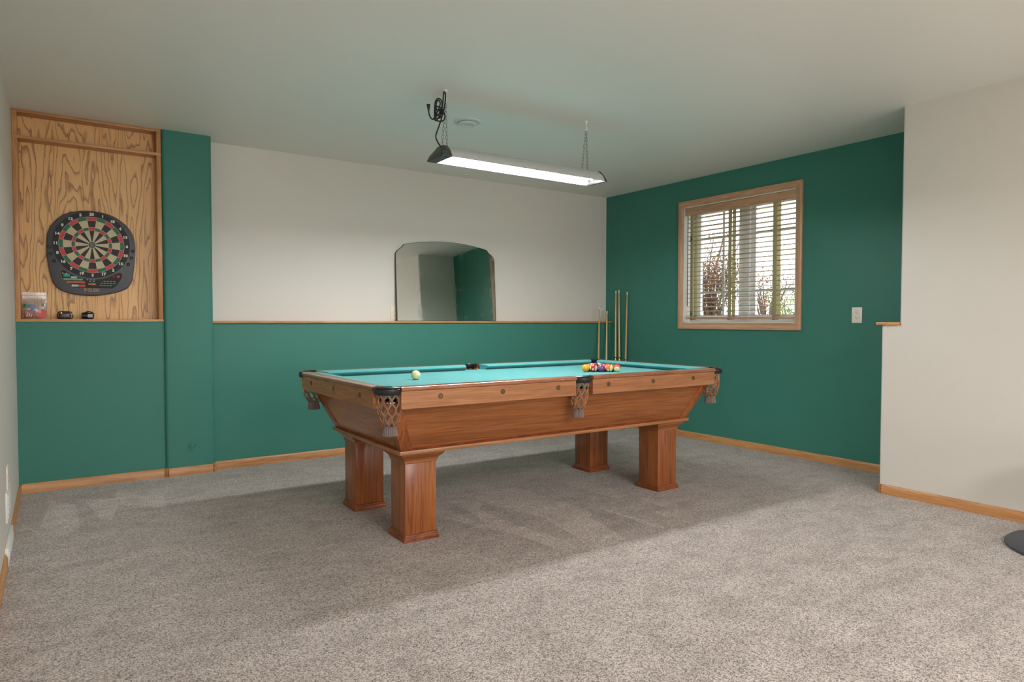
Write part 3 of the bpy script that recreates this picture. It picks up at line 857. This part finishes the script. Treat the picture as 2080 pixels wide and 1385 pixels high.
for i, (hx, hy) in enumerate(HK):
    for k, dx in enumerate((-.016, .016) if i == 0 else (-.024, .024)):
        bm = bmesh.new(); chain(bm, (hx+dx*.12, hy, 2.362 if i == 0 else 2.375), (hx+dx, LYC, LZT+.002))
        obj('hanging_chain', bm, M_chain, lamp)
    hk = thing('ceiling_hook', ('small white ceiling hook holding the left lamp chain and cord' if i == 0 else 'small ceiling hook holding the right end lamp chain'), 'hook', (hx, hy, H))
    bm = bmesh.new(); lathe(bm, [(0, 0), (.013, 0), (.013, -.004), (.006, -.008), (0.004, -.02), (0, -.02)], seg=16)
    obj('hook_base', bm, M_trimwhite, hk)
    bm = bmesh.new(); tube(bm, [(0, 0, -.018), (0, 0, -.035)]+[(.009*math.sin(a), 0, -.047+.011*math.cos(a)) for a in [0.2+k*.45 for k in range(10)]], .0022, 6)
    tube(bm, [(0, 0, -.05), (0, 0, -.078)] if i == 0 else [(0, 0, -.05), (0, 0, -.066)], .0014, 6)
    obj('hook_wire', bm, M_trimwhite, hk)
# coiled power cord hanging on the left chain
U = Vector((.8244, -.566, 0)); Zv = Vector((0, 0, 1)); O0 = Vector((-3.071, -1.985, 0)); Fd = Vector((.566, .8244, 0))
def cp(du, z, df=0): return O0+U*du+Fd*df+Zv*z
# pixel helper: at the hook 1 px = 2.66 mm, z(px row)
sc_ = .00268
def px(u, v, df=0): return cp((u-907)*sc_, 2.440-(v-182)*sc_*1.035, df)
cordt = obj('power_cord', (lambda b: (
    tube(b, smooth_path([Vector((LX0+.03, LYC-.03, LZB+.055)), px(886, 280), px(892.5, 257), px(899, 238), px(905.5, 214, -.01), px(907.5, 196, -.012), px(906, 187, -.012), px(903.5, 190, -.012), px(901.5, 205), px(899, 222), px(893, 236, .006), px(884, 243, .01), px(883, 225, .01), px(885, 206), px(891, 199), px(898, 203), px(899, 216), px(893, 232, -.01), px(884, 240, -.01), px(889, 246, -.01), px(901, 246, -.006), px(905.5, 236, .008), px(902, 226, .01), px(893, 224, .0), px(886, 232, -.014), px(886, 240, -.014), px(894, 241, -.014), px(899, 232, .01), px(896, 220, .012), px(888, 222, .012), px(887, 208, .004), px(892, 202, .004), px(896, 212, -.012), px(890, 228, -.016), px(881, 241, .0), px(876, 240, .0), px(872, 233), px(870.5, 224)], 6), .0042, 7),
    tube(b, smooth_path([px(888, 218, -.02), px(900, 222, -.02), px(902, 232, -.01), px(896, 238, -.02), px(887, 231, -.02)], 6, True), .0042, 6, True),
    b)[-1])(bmesh.new()), M_cord, lamp, 'black power cord coiled and knotted by the left chain')
bm = bmesh.new()
loft(bm, [[px(870.3+a, v, b) for a, b in ((-w, -w*sc_), (w, -w*sc_), (w, w*sc_), (-w, w*sc_))] for v, w in ((226, 1.4), (221, 2.2), (218, 3.0), (212, 3.6), (211, 3.4))])
obj('plug', bm, M_blackp, cordt)
# smoke detector / round diffuser on the ceiling
M_detect = plain('pale_grey_plastic', (206, 208, 202), .5)
sd = thing('smoke_detector', 'round white smoke detector on the ceiling behind the left lamp chain', 'smoke detector', (-2.654, -1.53, H))
bm = bmesh.new(); lathe(bm, [(0, 0), (.092, 0), (.092, -.004), (.086, -.007), (.060, -.009), (.060, -.009)], seg=40); obj('mounting_ring', bm, M_detect, sd)
bm = bmesh.new(); lathe(bm, [(.064, -.008), (.064, -.014), (.058, -.020), (.042, -.022), (.038, -.018), (.020, -.017), (0, -.017)], seg=40); obj('cover', bm, M_detect, sd)
bm = bmesh.new(); lathe(bm, [(.0655, -.0088), (.0655, -.0110), (.060, -.0110), (.060, -.0088)], seg=40, caps=False); obj('vent_gap', bm, plain('shadow_gap_grey', (96, 98, 96), .8), sd)

# ------------------------------------------------------------------ mirror leaning on the ledge
mr = thing('wall_mirror', 'frameless arched wall mirror with dark edge standing on the oak ledge', 'mirror', (-1.975, -0.052, ZL))
mr.rotation_euler = (math.radians(-3.2), 0, 0)
half = [(0.5155, 0.0), (0.5155, .575), (.512, .595), (.500, .615), (.478, .634), (.460, .645), (.447, .660), (.432, .676), (.410, .683), (.34, .695), (.25, .709), (.15, .719), (.05, .7245)]
out = [(-x, z) for x, z in half]+[(x, z) for x, z in half[::-1]]
bm = bmesh.new(); prism(bm, [(x, .0, z+.001) for x, z in out], (0, .014, 0))
obj('mirror_backing', bm, plain('dark_bronze_edge', (52, 54, 44), .4, .3), mr, 'thin dark edge and backing')
bm = bmesh.new(); f = bm.faces.new([bm.verts.new((x*.9925, -.0012, .0035+z*.9925)) for x, z in out])
gl = obj('mirror_glass', bm, M_mirror, mr, smooth=False, recalc=False)

# ------------------------------------------------------------------ electrical plates
M_plate = plain('almond_plastic', (240, 234, 222), .4)
M_slot = plain('dark_slot', (60, 54, 50), .7)
def outlet(label, loc, rz, slots=True, mat=None, w=.078, h=.118):
    t = thing('wall_outlet', label, 'outlet', loc, rz)      # local: faces -y
    obj('cover_plate', bx(-w/2, w/2, -.006, 0, -h/2, h/2, bev=.003), mat or M_plate, t)
    if slots:
        for dz in (.020, -.020):
            bm = bmesh.new(); lathe(bm, [(.016, -.0055), (.016, -.0075), (0, -.0075)], (0, 0, dz), 20, 'y'); r = obj('receptacle', bm, mat or M_plate, t)
            bm = bmesh.new(); box(bm, -.0075, -.0055, -.0082, -.0074, dz, dz+.008); box(bm, .0055, .0075, -.0082, -.0074, dz, dz+.007); lathe(bm, [(.0025, -.0074), (.0025, -.0082)], (0, 0, dz-.007), 8, 'y')
            obj('slot', bm, M_slot, r)
    return t
outlet('almond duplex outlet on the green wall right of the window', (0, -2.761, 1.152), -PI/2)
outlet('almond outlet low on the off-white left wall', (XL, -1.43, .355), PI/2)
outlet('small cover plate half hidden behind the left edge of the mirror', (-2.490, 0, 1.174), 0, mat=paint('painted_plate', (226, 214, 192), .5))
outlet('off-white cover plate on the back wall near the corner, behind the leftmost cue', (-.048, 0, 1.187), 0, mat=M_white)
pc = thing('round_cover_plate', 'small round wall cover painted green near the foot of the green column', 'wall plate', (-4.151, YC, .206))
bm = bmesh.new(); lathe(bm, [(.026, 0), (.026, -.003), (.021, -.005), (.019, -.003), (.011, -.003), (.010, -.006), (0, -.006)], (0, 0, .006), 28, 'y'); obj('cover_disc', bm, M_green, pc)
bm = bmesh.new(); tube(bm, [(-.024+.048*k/10, -.002, -.026-.010*math.sin(PI*k/10)) for k in range(11)], .002, 6); obj('raised_lip', bm, M_green, pc)
# white floor-level register on the left wall
rg = thing('baseboard_register', 'white metal air register at the foot of the left wall between the baseboards', 'air vent', (XL, -1.48, 0))
obj('register_box', bx(0, .015, -.215, .215, 0, .082, bev=.004), M_trimwhite, rg)
for k in range(9): obj('louvre', bx(.015, .017, -.19+k*.0425, -.155+k*.0425, .02, .06, bev=.0005), M_trimwhite, rg)
rv = thing('return_vent', 'slim white vent grille above the register on the left wall', 'air vent', (XL, -1.42, .235))
obj('vent_frame', bx(0, .008, -.15, .15, -.07, .07, bev=.002), M_trimwhite, rv)
for k in range(5): obj('louvre', bx(.008, .012, -.13, .13, -.05+k*.023, -.038+k*.023, bev=.001), M_trimwhite, rv)

# ------------------------------------------------------------------ stool at the right edge (only its foot shows)
st = thing('stool', 'dark grey round based stool just entering the frame at the lower right edge', 'stool', (-.945, -4.366, 0))
bm = bmesh.new(); lathe(bm, [(.285, 0), (.300, .006), (.300, .016), (.285, .030), (.22, .042), (.08, .052), (.05, .06), (0, .06)], seg=56); obj('base', bm, M_rubber, st)
bm = bmesh.new(); lathe(bm, [(.026, .055), (.026, .44)], seg=20); obj('column', bm, M_metal, st)
bm = bmesh.new(); lathe(bm, [(.03, .43), (.15, .44), (.165, .455), (.165, .485), (.15, .50), (0, .505)], seg=40); obj('seat', bm, M_blackp, st)

# ------------------------------------------------------------------ dartboard
DX, DZ, DY = -4.739, 1.617, NB-.0015
db = thing('dartboard', 'electronic dartboard with dark grey casing and scoring display, hung on the plywood niche', 'dartboard', (DX, DY, DZ))
M_case_d = plain('charcoal_plastic', (72, 73, 78), .42, 0, .05, 60)
M_ringblk = plain('glossy_black_ring', (13, 12, 13), .55)
M_segblk = plain('black_segment', (42, 36, 38), .6)
M_segcream = plain('cream_segment', (200, 184, 146), .6)
M_segred = plain('red_segment', (196, 52, 52), .5)
M_seggrn = plain('green_segment', (22, 98, 66), .5)
M_wht = plain('white_print', (222, 222, 208), .5)
body = [(-0.253, 0.008), (-0.25, 0.05), (-0.238, 0.092), (-.224, .120), (-0.204, 0.147), (-0.177, 0.177), (-0.145, 0.199), (-0.109, 0.214), (-0.069, 0.224), (-0.030, 0.229), (0.012, 0.229), (0.050, .226), (0.092, 0.217), (0.136, 0.2), (0.174, 0.174), (0.204, 0.147), (0.231, 0.109), (0.246, .075), (0.254, 0.04), (0.257, 0.005), (0.256, -0.035), (0.250, -0.112), (0.242, -0.187), (0.234, -0.232), (0.219, -0.267), (0.193, -0.295), (0.129, -0.321), (0.05, -0.338), (-0.021, -0.343), (-0.094, -0.337), (-0.155, -0.321), (-0.193, -0.299), (-0.217, -0.270), (-0.232, -0.229), (-0.246, -0.15), (-0.254, -0.067), (-0.255, -0.03)]
bp = [(p.x, 0, p.z) for p in smooth_path([(x, 0, z) for x, z in body], 3, True)]
bm = bmesh.new(); cxm = Vector((0, 0, -.05))
rings = [[Vector(p) for p in bp], [Vector(p)+Vector((0, -.018, 0)) for p in bp],
         [cxm+(Vector(p)-cxm)*.985+Vector((0, -.026, 0)) for p in bp], [cxm+(Vector(p)-cxm)*.965+Vector((0, -.028, 0)) for p in bp]]
loft(bm, rings)
obj('casing', bm, M_case_d, db)
YD = -.028
bm = bmesh.new(); lathe(bm, [(.222, YD), (.222, YD-.003), (.190, YD-.004), (0, YD-.004)], (0, 0, 0), 72, 'y'); obj('number_ring', bm, M_ringblk, db, 'glossy black number ring')
def seg(r0, r1, y0, y1, n=4, w=18.0, gap=.0006):
    bm = bmesh.new(); pts = []
    for i in range(n+1):
        a = math.radians(-w/2+w*i/n); pts.append((r1*math.sin(a), r1*math.cos(a)))
    if r0 > .001:
        for i in range(n+1):
            a = math.radians(w/2-w*i/n); pts.append((r0*math.sin(a), r0*math.cos(a)))
    c = Vector((sum(p[0] for p in pts)/len(pts), sum(p[1] for p in pts)/len(pts)))
    pts = [c+(Vector(p)-c)*(1-gap/.02) for p in pts]
    prism(bm, [(p[0], y0, p[1]) for p in pts], (0, y1-y0, 0)); return bm
def segs(name, r0, r1, ma, mb):
    base = {}
    for k in range(20):
        m = ma if k % 2 == 0 else mb
        key = k % 2
        if key not in base:
            o = obj(name, seg(r0, r1, YD-.0035, YD-.0065), m, db, smooth=False); base[key] = o.data
        else: o = link(name, base[key], db)
        o.rotation_euler = (0, math.radians(18*k), 0)
segs('outer_segment', .1175, .163, M_segblk, M_segcream)
segs('double_segment', .1635, .187, M_segred, M_seggrn)
segs('triple_segment', .0965, .117, M_segred, M_seggrn)
segs('inner_segment', .0215, .096, M_segblk, M_segcream)
bm = bmesh.new(); lathe(bm, [(.0205, YD-.0035), (.0205, YD-.007), (0, YD-.007)], (0, 0, 0), 28, 'y'); obj('outer_bull', bm, M_seggrn, db)
bm = bmesh.new(); lathe(bm, [(.0095, YD-.0065), (.0095, YD-.0085), (0, YD-.0085)], (0, 0, 0), 20, 'y'); obj('bullseye', bm, M_segred, db)
bm = bmesh.new()
for r in (.1875, .1633, .1172, .0963, .0212):
    tube(bm, [(r*math.cos(2*PI*k/72), YD-.0068, r*math.sin(2*PI*k/72)) for k in range(72)], .0009, 4, True)
for k in range(20):
    a = math.radians(9+18*k); tube(bm, [(.0212*math.sin(a), YD-.0068, .0212*math.cos(a)), (.1875*math.sin(a), YD-.0068, .1875*math.cos(a))], .0008, 4)
obj('spider_web', bm, plain('white_spider', (206, 208, 196), .4), db, 'white divider lines')
def text(body_, size, x, z, y, mat, parent, name, bold=.0006, sx=1.0):
    cu = bpy.data.curves.new('t', 'FONT'); cu.body = body_; cu.size = size; cu.align_x = 'CENTER'; cu.align_y = 'CENTER'
    cu.extrude = .0004; cu.offset = bold; cu.resolution_u = 3
    to = bpy.data.objects.new('t', cu); C.objects.link(to)
    me = bpy.data.meshes.new_from_object(to.evaluated_get(bpy.context.evaluated_depsgraph_get()))
    bpy.data.objects.remove(to)
    me.transform(Matrix.Translation((x, y, z)) @ Matrix.Rotation(PI/2, 4, 'X') @ Matrix.Scale(sx, 4, (1, 0, 0)))
    me.materials.clear(); me.materials.append(mat)
    return link(name, me, parent)
nums = [20, 1, 18, 4, 13, 6, 10, 15, 2, 17, 3, 19, 7, 16, 8, 11, 14, 9, 12, 5]
for k, nnum in enumerate(nums):
    a = math.radians(18*k); rr = .2045
    text(str(nnum), .0255, rr*math.sin(a), rr*math.cos(a), YD-.0044, M_wht, db, 'number', .0012, 1.08)
for x, z in ((-0.240, -0.027), (-0.231, -0.071), (-0.213, -0.118), (0.240, -0.028), (0.230, -0.075), (0.211, -0.121)):
    bm = bmesh.new(); lathe(bm, [(.0105, YD+.001), (.0105, YD-.002), (.0075, YD-.003), (.0065, YD-.001), (0, YD-.001)], (x, 0, z), 18, 'y'); hr = obj('dart_holder', bm, M_ringblk, db)
    bm = bmesh.new(); lathe(bm, [(.0028, YD-.0010), (.0026, YD-.0018), (0, YD-.0018)], (x, 0, z), 10, 'y'); obj('holder_hole', bm, plain('holder_grey', (120, 120, 122), .5), hr)
# display
disp = [(-0.175, -0.180), (-0.159, -0.175), (-0.130, -0.195), (-0.100, -0.212), (-0.06, -0.225), (-0.019, -0.2305), (0.03, -.229), (0.063, -0.223), (0.100, -.209), (0.131, -0.190), (0.152, -0.181), (0.171, -0.186), (0.174, -0.209), (0.142, -0.269), (0.117, -.290), (-0.108, -.290), (-0.133, -0.264), (-0.168, -0.232), (-0.178, -0.204)]
bm = bmesh.new(); prism(bm, [(x, YD+.001, z) for x, z in disp], (0, -.002, 0)); dp = obj('display_panel', bm, plain('dark_display', (30, 26, 26), .6), db, 'dark scoring display', smooth=False)
ol = [(-0.178, -0.204), (-0.168, -0.232), (-0.133, -0.264), (-0.093, -0.300), (-0.045, -0.324), (-0.005, -0.328), (0.041, -0.324), (0.095, -0.305), (0.142, -0.269), (0.173, -0.209), (.171, -.186), (0.152, -0.181), (.131, -.190), (.063, -.223), (-.019, -.2305), (-.1, -.212), (-.159, -.175), (-.175, -.18)]
bm = bmesh.new(); tube(bm, smooth_path([(x, YD-.001, z) for x, z in ol], 3, True), .0009, 4, True); obj('display_outline', bm, plain('bronze_line', (128, 108, 90), .5), db)
def dbx(name, x0, x1, z0, z1, mat, par=dp, y=YD-.001): return obj(name, bx(x0, x1, y-.0008, y, z0, z1), mat, par, smooth=False)
M_teal = plain('teal_print', (54, 146, 132), .5); M_grnp = plain('green_print', (96, 158, 120), .5); M_redp = plain('orange_red_print', (190, 78, 48), .5)
M_pinkred = plain('red_print', (196, 60, 56), .5); M_dig = plain('pale_digit', (206, 226, 222), .5); M_orange = plain('orange_print', (206, 142, 72), .5)
dbx('label_block', -.164, -.128, -.219, -.199, M_teal)
dbx('label_strip', -.164, -.056, -.241, -.229, M_grnp)
dbx('label_strip', -.148, -.044, -.260, -.246, M_redp)
for k in range(7): dbx('strip_divider', -.135+k*.0135, -.1344+k*.0135, -.259, -.247, M_grnp, y=YD-.002)
dbx('label_block', -.080, -.043, -.284, -.269, M_pinkred)
text('8888', .017, -.106, -.2225, YD-.002, M_dig, dp, 'score_digits', .0004)
text('8888', .019, -.101, -.277, YD-.002, M_dig, dp, 'score_digits', .0005)
for x, z in ((-.168, -.196), (-.147, -.197), (-.030, -.236), (-.011, -.236), (.008, -.236), (-.015, -.246), (.005, -.246)):
    bm = bmesh.new(); prism(bm, [(x+.005*math.cos(a), YD-.001, z+.002*math.sin(a)) for a in [k*PI/5 for k in range(10)]], (0, -.0008, 0)); obj('indicator', bm, M_dig, dp, smooth=False)
bm = bmesh.new(); prism(bm, [(-.027, YD-.001, -.266), (.010, YD-.001, -.269), (.021, YD-.001, -.2635), (.010, YD-.001, -.258), (-.027, YD-.001, -.261)], (0, -.0008, 0)); obj('arrow_emblem', bm, M_orange, dp, 'orange dart shaped emblem', smooth=False)
M_btn = plain('green_button', (70, 150, 116), .45)
for (xs, z) in (((.068, .087, .106, .125), -.243), ((.052, .071, .090, .108, .127), -.257), ((.046, .065, .084, .103), -.272)):
    for x in xs:
        bm = bmesh.new(); prism(bm, [(x+.0075*math.cos(a)+.0022*math.sin(a), YD-.001, z+.0034*math.sin(a)) for a in [k*PI/6 for k in range(12)]], (0, -.0012, 0)); obj('button', bm, M_btn, dp, smooth=False)
for x, z, r in ((.149, -.208, .0095), (.124, -.207, .005)):
    bm = bmesh.new(); lathe(bm, [(r, YD-.001), (r, YD-.003), (r*.8, YD-.004), (0, YD-.004)], (x, 0, z), 18, 'y'); obj('button', bm, M_segred, dp, 'red button')
text('F\u00b7SLEK', .032, -.006, -.306, YD-.0008, plain('bronze_print', (158, 122, 92), .5), db, 'lettering', .0010, .98)

# ------------------------------------------------------------------ small things on the niche sill
ZS = 1.116
bag = thing('plastic_bag', 'clear zip bag of coloured dart bits standing in the left corner of the niche sill', 'bag', (-5.062, -.105, ZS))
bw, bh = .068, .172
bm = bmesh.new()
rows2 = 12
ringsb = []
for i in range(rows2+1):
    t = i/rows2; z = .001+t*bh; d = .026*math.sin(PI*min(1, t*1.15+.12)) if t < .80 else .0035
    d = max(d, .003); w = bw*(1-.03*math.sin(3*t))
    ringsb.append([(w*math.cos(a)*(1 if abs(math.cos(a)) < .99 else 1.0), d*math.sin(a)*(1+.18*math.sin(5*a+9*t)), z) for a in [2*PI*k/24 for k in range(24)]])
loft(bm, ringsb, True, False)
obj('bag_film', bm, M_bag, bag)
obj('zip_seal', bx(-bw, bw, -.0040, .0040, .150, .156, bev=.001), mat_glass('zip_plastic', (.9, .88, .9), .1, .45), bag)
def small(name, label, cat, bm, mat, loc, rot=(0, 0, 0), mats=None):
    o = obj(name, bm, mat); o.location = loc; o.rotation_euler = rot; return tag(o, label, cat, 'dart bits in the zip bag')
bm = bmesh.new(); box(bm, -.024, .024, -.003, .003, 0, .054, bev=.002)
tg = small('dart_packet', 'brown red flat packet with pale slanted print in the lower left of the zip bag', 'packet', bm, plain('brown_red_card', (150, 58, 44), .5), (-5.092, -.118, ZS+.006))
bm = bmesh.new()
for k in range(3): prism(bm, [(-.014+k*.011, -.0035, .008), (-.010+k*.011, -.0035, .008), (-.003+k*.011, -.0035, .040-.006*k), (-.007+k*.011, -.0035, .040-.006*k)], (0, -.0006, 0))
obj('pale_print', bm, M_wht, tg, smooth=False)
bm = bmesh.new(); lathe(bm, [(0, -.004), (.029, -.004), (.031, -.002), (.031, .002), (.029, .004), (0, .004)], (0, 0, 0), 30, 'y')
small('red_disc', 'round red plastic disc with white rim in the lower right of the zip bag', 'disc', bm, plain('red_plastic', (212, 54, 56), .35), (-5.030, -.120, ZS+.036))
bm = bmesh.new(); box(bm, -.020, .020, -.009, .009, -.012, .012, bev=.006); box(bm, .006, .030, -.007, .007, -.026, -.002, bev=.006)
small('blue_piece', 'blue plastic piece lying across the top of the zip bag contents', 'plastic piece', bm, plain('blue_plastic', (48, 96, 190), .35), (-5.075, -.115, ZS+.082), (0, .45, 0))
bm = bmesh.new(); bmesh.ops.create_icosphere(bm, subdivisions=3, radius=.014, matrix=Matrix.Scale(1.25, 4, (0, 0, 1)))
small('green_piece', 'rounded green plastic piece at the upper left of the bag contents', 'plastic piece', bm, plain('green_plastic', (34, 140, 92), .35), (-5.107, -.108, ZS+.084))
bm = bmesh.new(); box(bm, -.016, .016, -.006, .006, -.007, .007, bev=.004)
small('lime_piece', 'lime green plastic piece above the red disc', 'plastic piece', bm, plain('lime_plastic', (120, 190, 50), .35), (-5.043, -.100, ZS+.070), (0, -.4, 0))
bm = bmesh.new(); box(bm, -.008, .008, -.006, .006, -.016, .016, bev=.004)
small('teal_piece', 'teal plastic piece at the right side of the zip bag', 'plastic piece', bm, plain('teal_plastic', (40, 170, 150), .35), (-5.010, -.100, ZS+.066), (0, -.3, 0))
bm = bmesh.new(); bmesh.ops.create_icosphere(bm, subdivisions=3, radius=.010)
small('plum_piece', 'small dark plum plastic knob near the right top of the bag contents', 'plastic piece', bm, plain('plum_plastic', (84, 40, 56), .35), (-5.016, -.104, ZS+.090))
# two black cases
M_gloss = plain('glossy_black', (20, 20, 23), .18, 0, .1, 60, Coat_Weight=.6)
c1 = thing('dart_case', 'black oblong case with a strap around it, beside the zip bag on the niche sill', 'case', (-4.896, -.105, ZS+.0008))
bm = bmesh.new(); box(bm, -.038, .030, -.022, .022, .002, .046, bev=.012, seg=4); obj('shell', bm, plain('dark_grey_case', (52, 50, 52), .3), c1)
bm = bmesh.new(); tube(bm, smooth_path([(-.040, 0, .006), (-.043, 0, .030), (-.034, 0, .048), (0, 0, .0495), (.028, 0, .047), (.040, 0, .034), (.041, 0, .018), (.032, 0, .004), (0, 0, .003)], 4, True), .0030, 6, True); obj('strap', bm, M_gloss, c1)
obj('clasp', bx(-.026, -.019, -.024, -.018, .034, .047, bev=.001), M_trimwhite, c1, 'small white clasp')
for k in range(3): obj('ridge', bx(-.020, .022, -.0235, -.0215, .012+k*.009, .0135+k*.009), M_gloss, c1, smooth=False)
c2 = thing('black_cup', 'glossy black rounded case open on its left side, right of the oblong case', 'case', (-4.769, -.105, ZS))
bm = bmesh.new(); box(bm, -.012, .033, -.024, .024, .001, .044, bev=.013, seg=4); obj('shell', bm, M_gloss, c2)
bm = bmesh.new(); lathe(bm, [(.021, -.034), (.0225, -.010), (.022, .0), (.018, .0), (.017, -.030), (.0, -.020)], (0, 0, .0235), 24, 'x', caps=False); obj('hollow_cap', bm, M_blackp, c2)
obj('label_patch', bx(-.004, .024, -.0255, -.0235, .012, .034, bev=.0005), plain('grey_blue_print', (140, 150, 168), .3), c2, smooth=False)
bm = bmesh.new(); tube(bm, smooth_path([(-.030, 0, .030), (-.014, 0, .046), (.004, 0, .051), (.022, 0, .045), (.034, 0, .032)], 5), .004, 6); obj('flap', bm, M_gloss, c2)
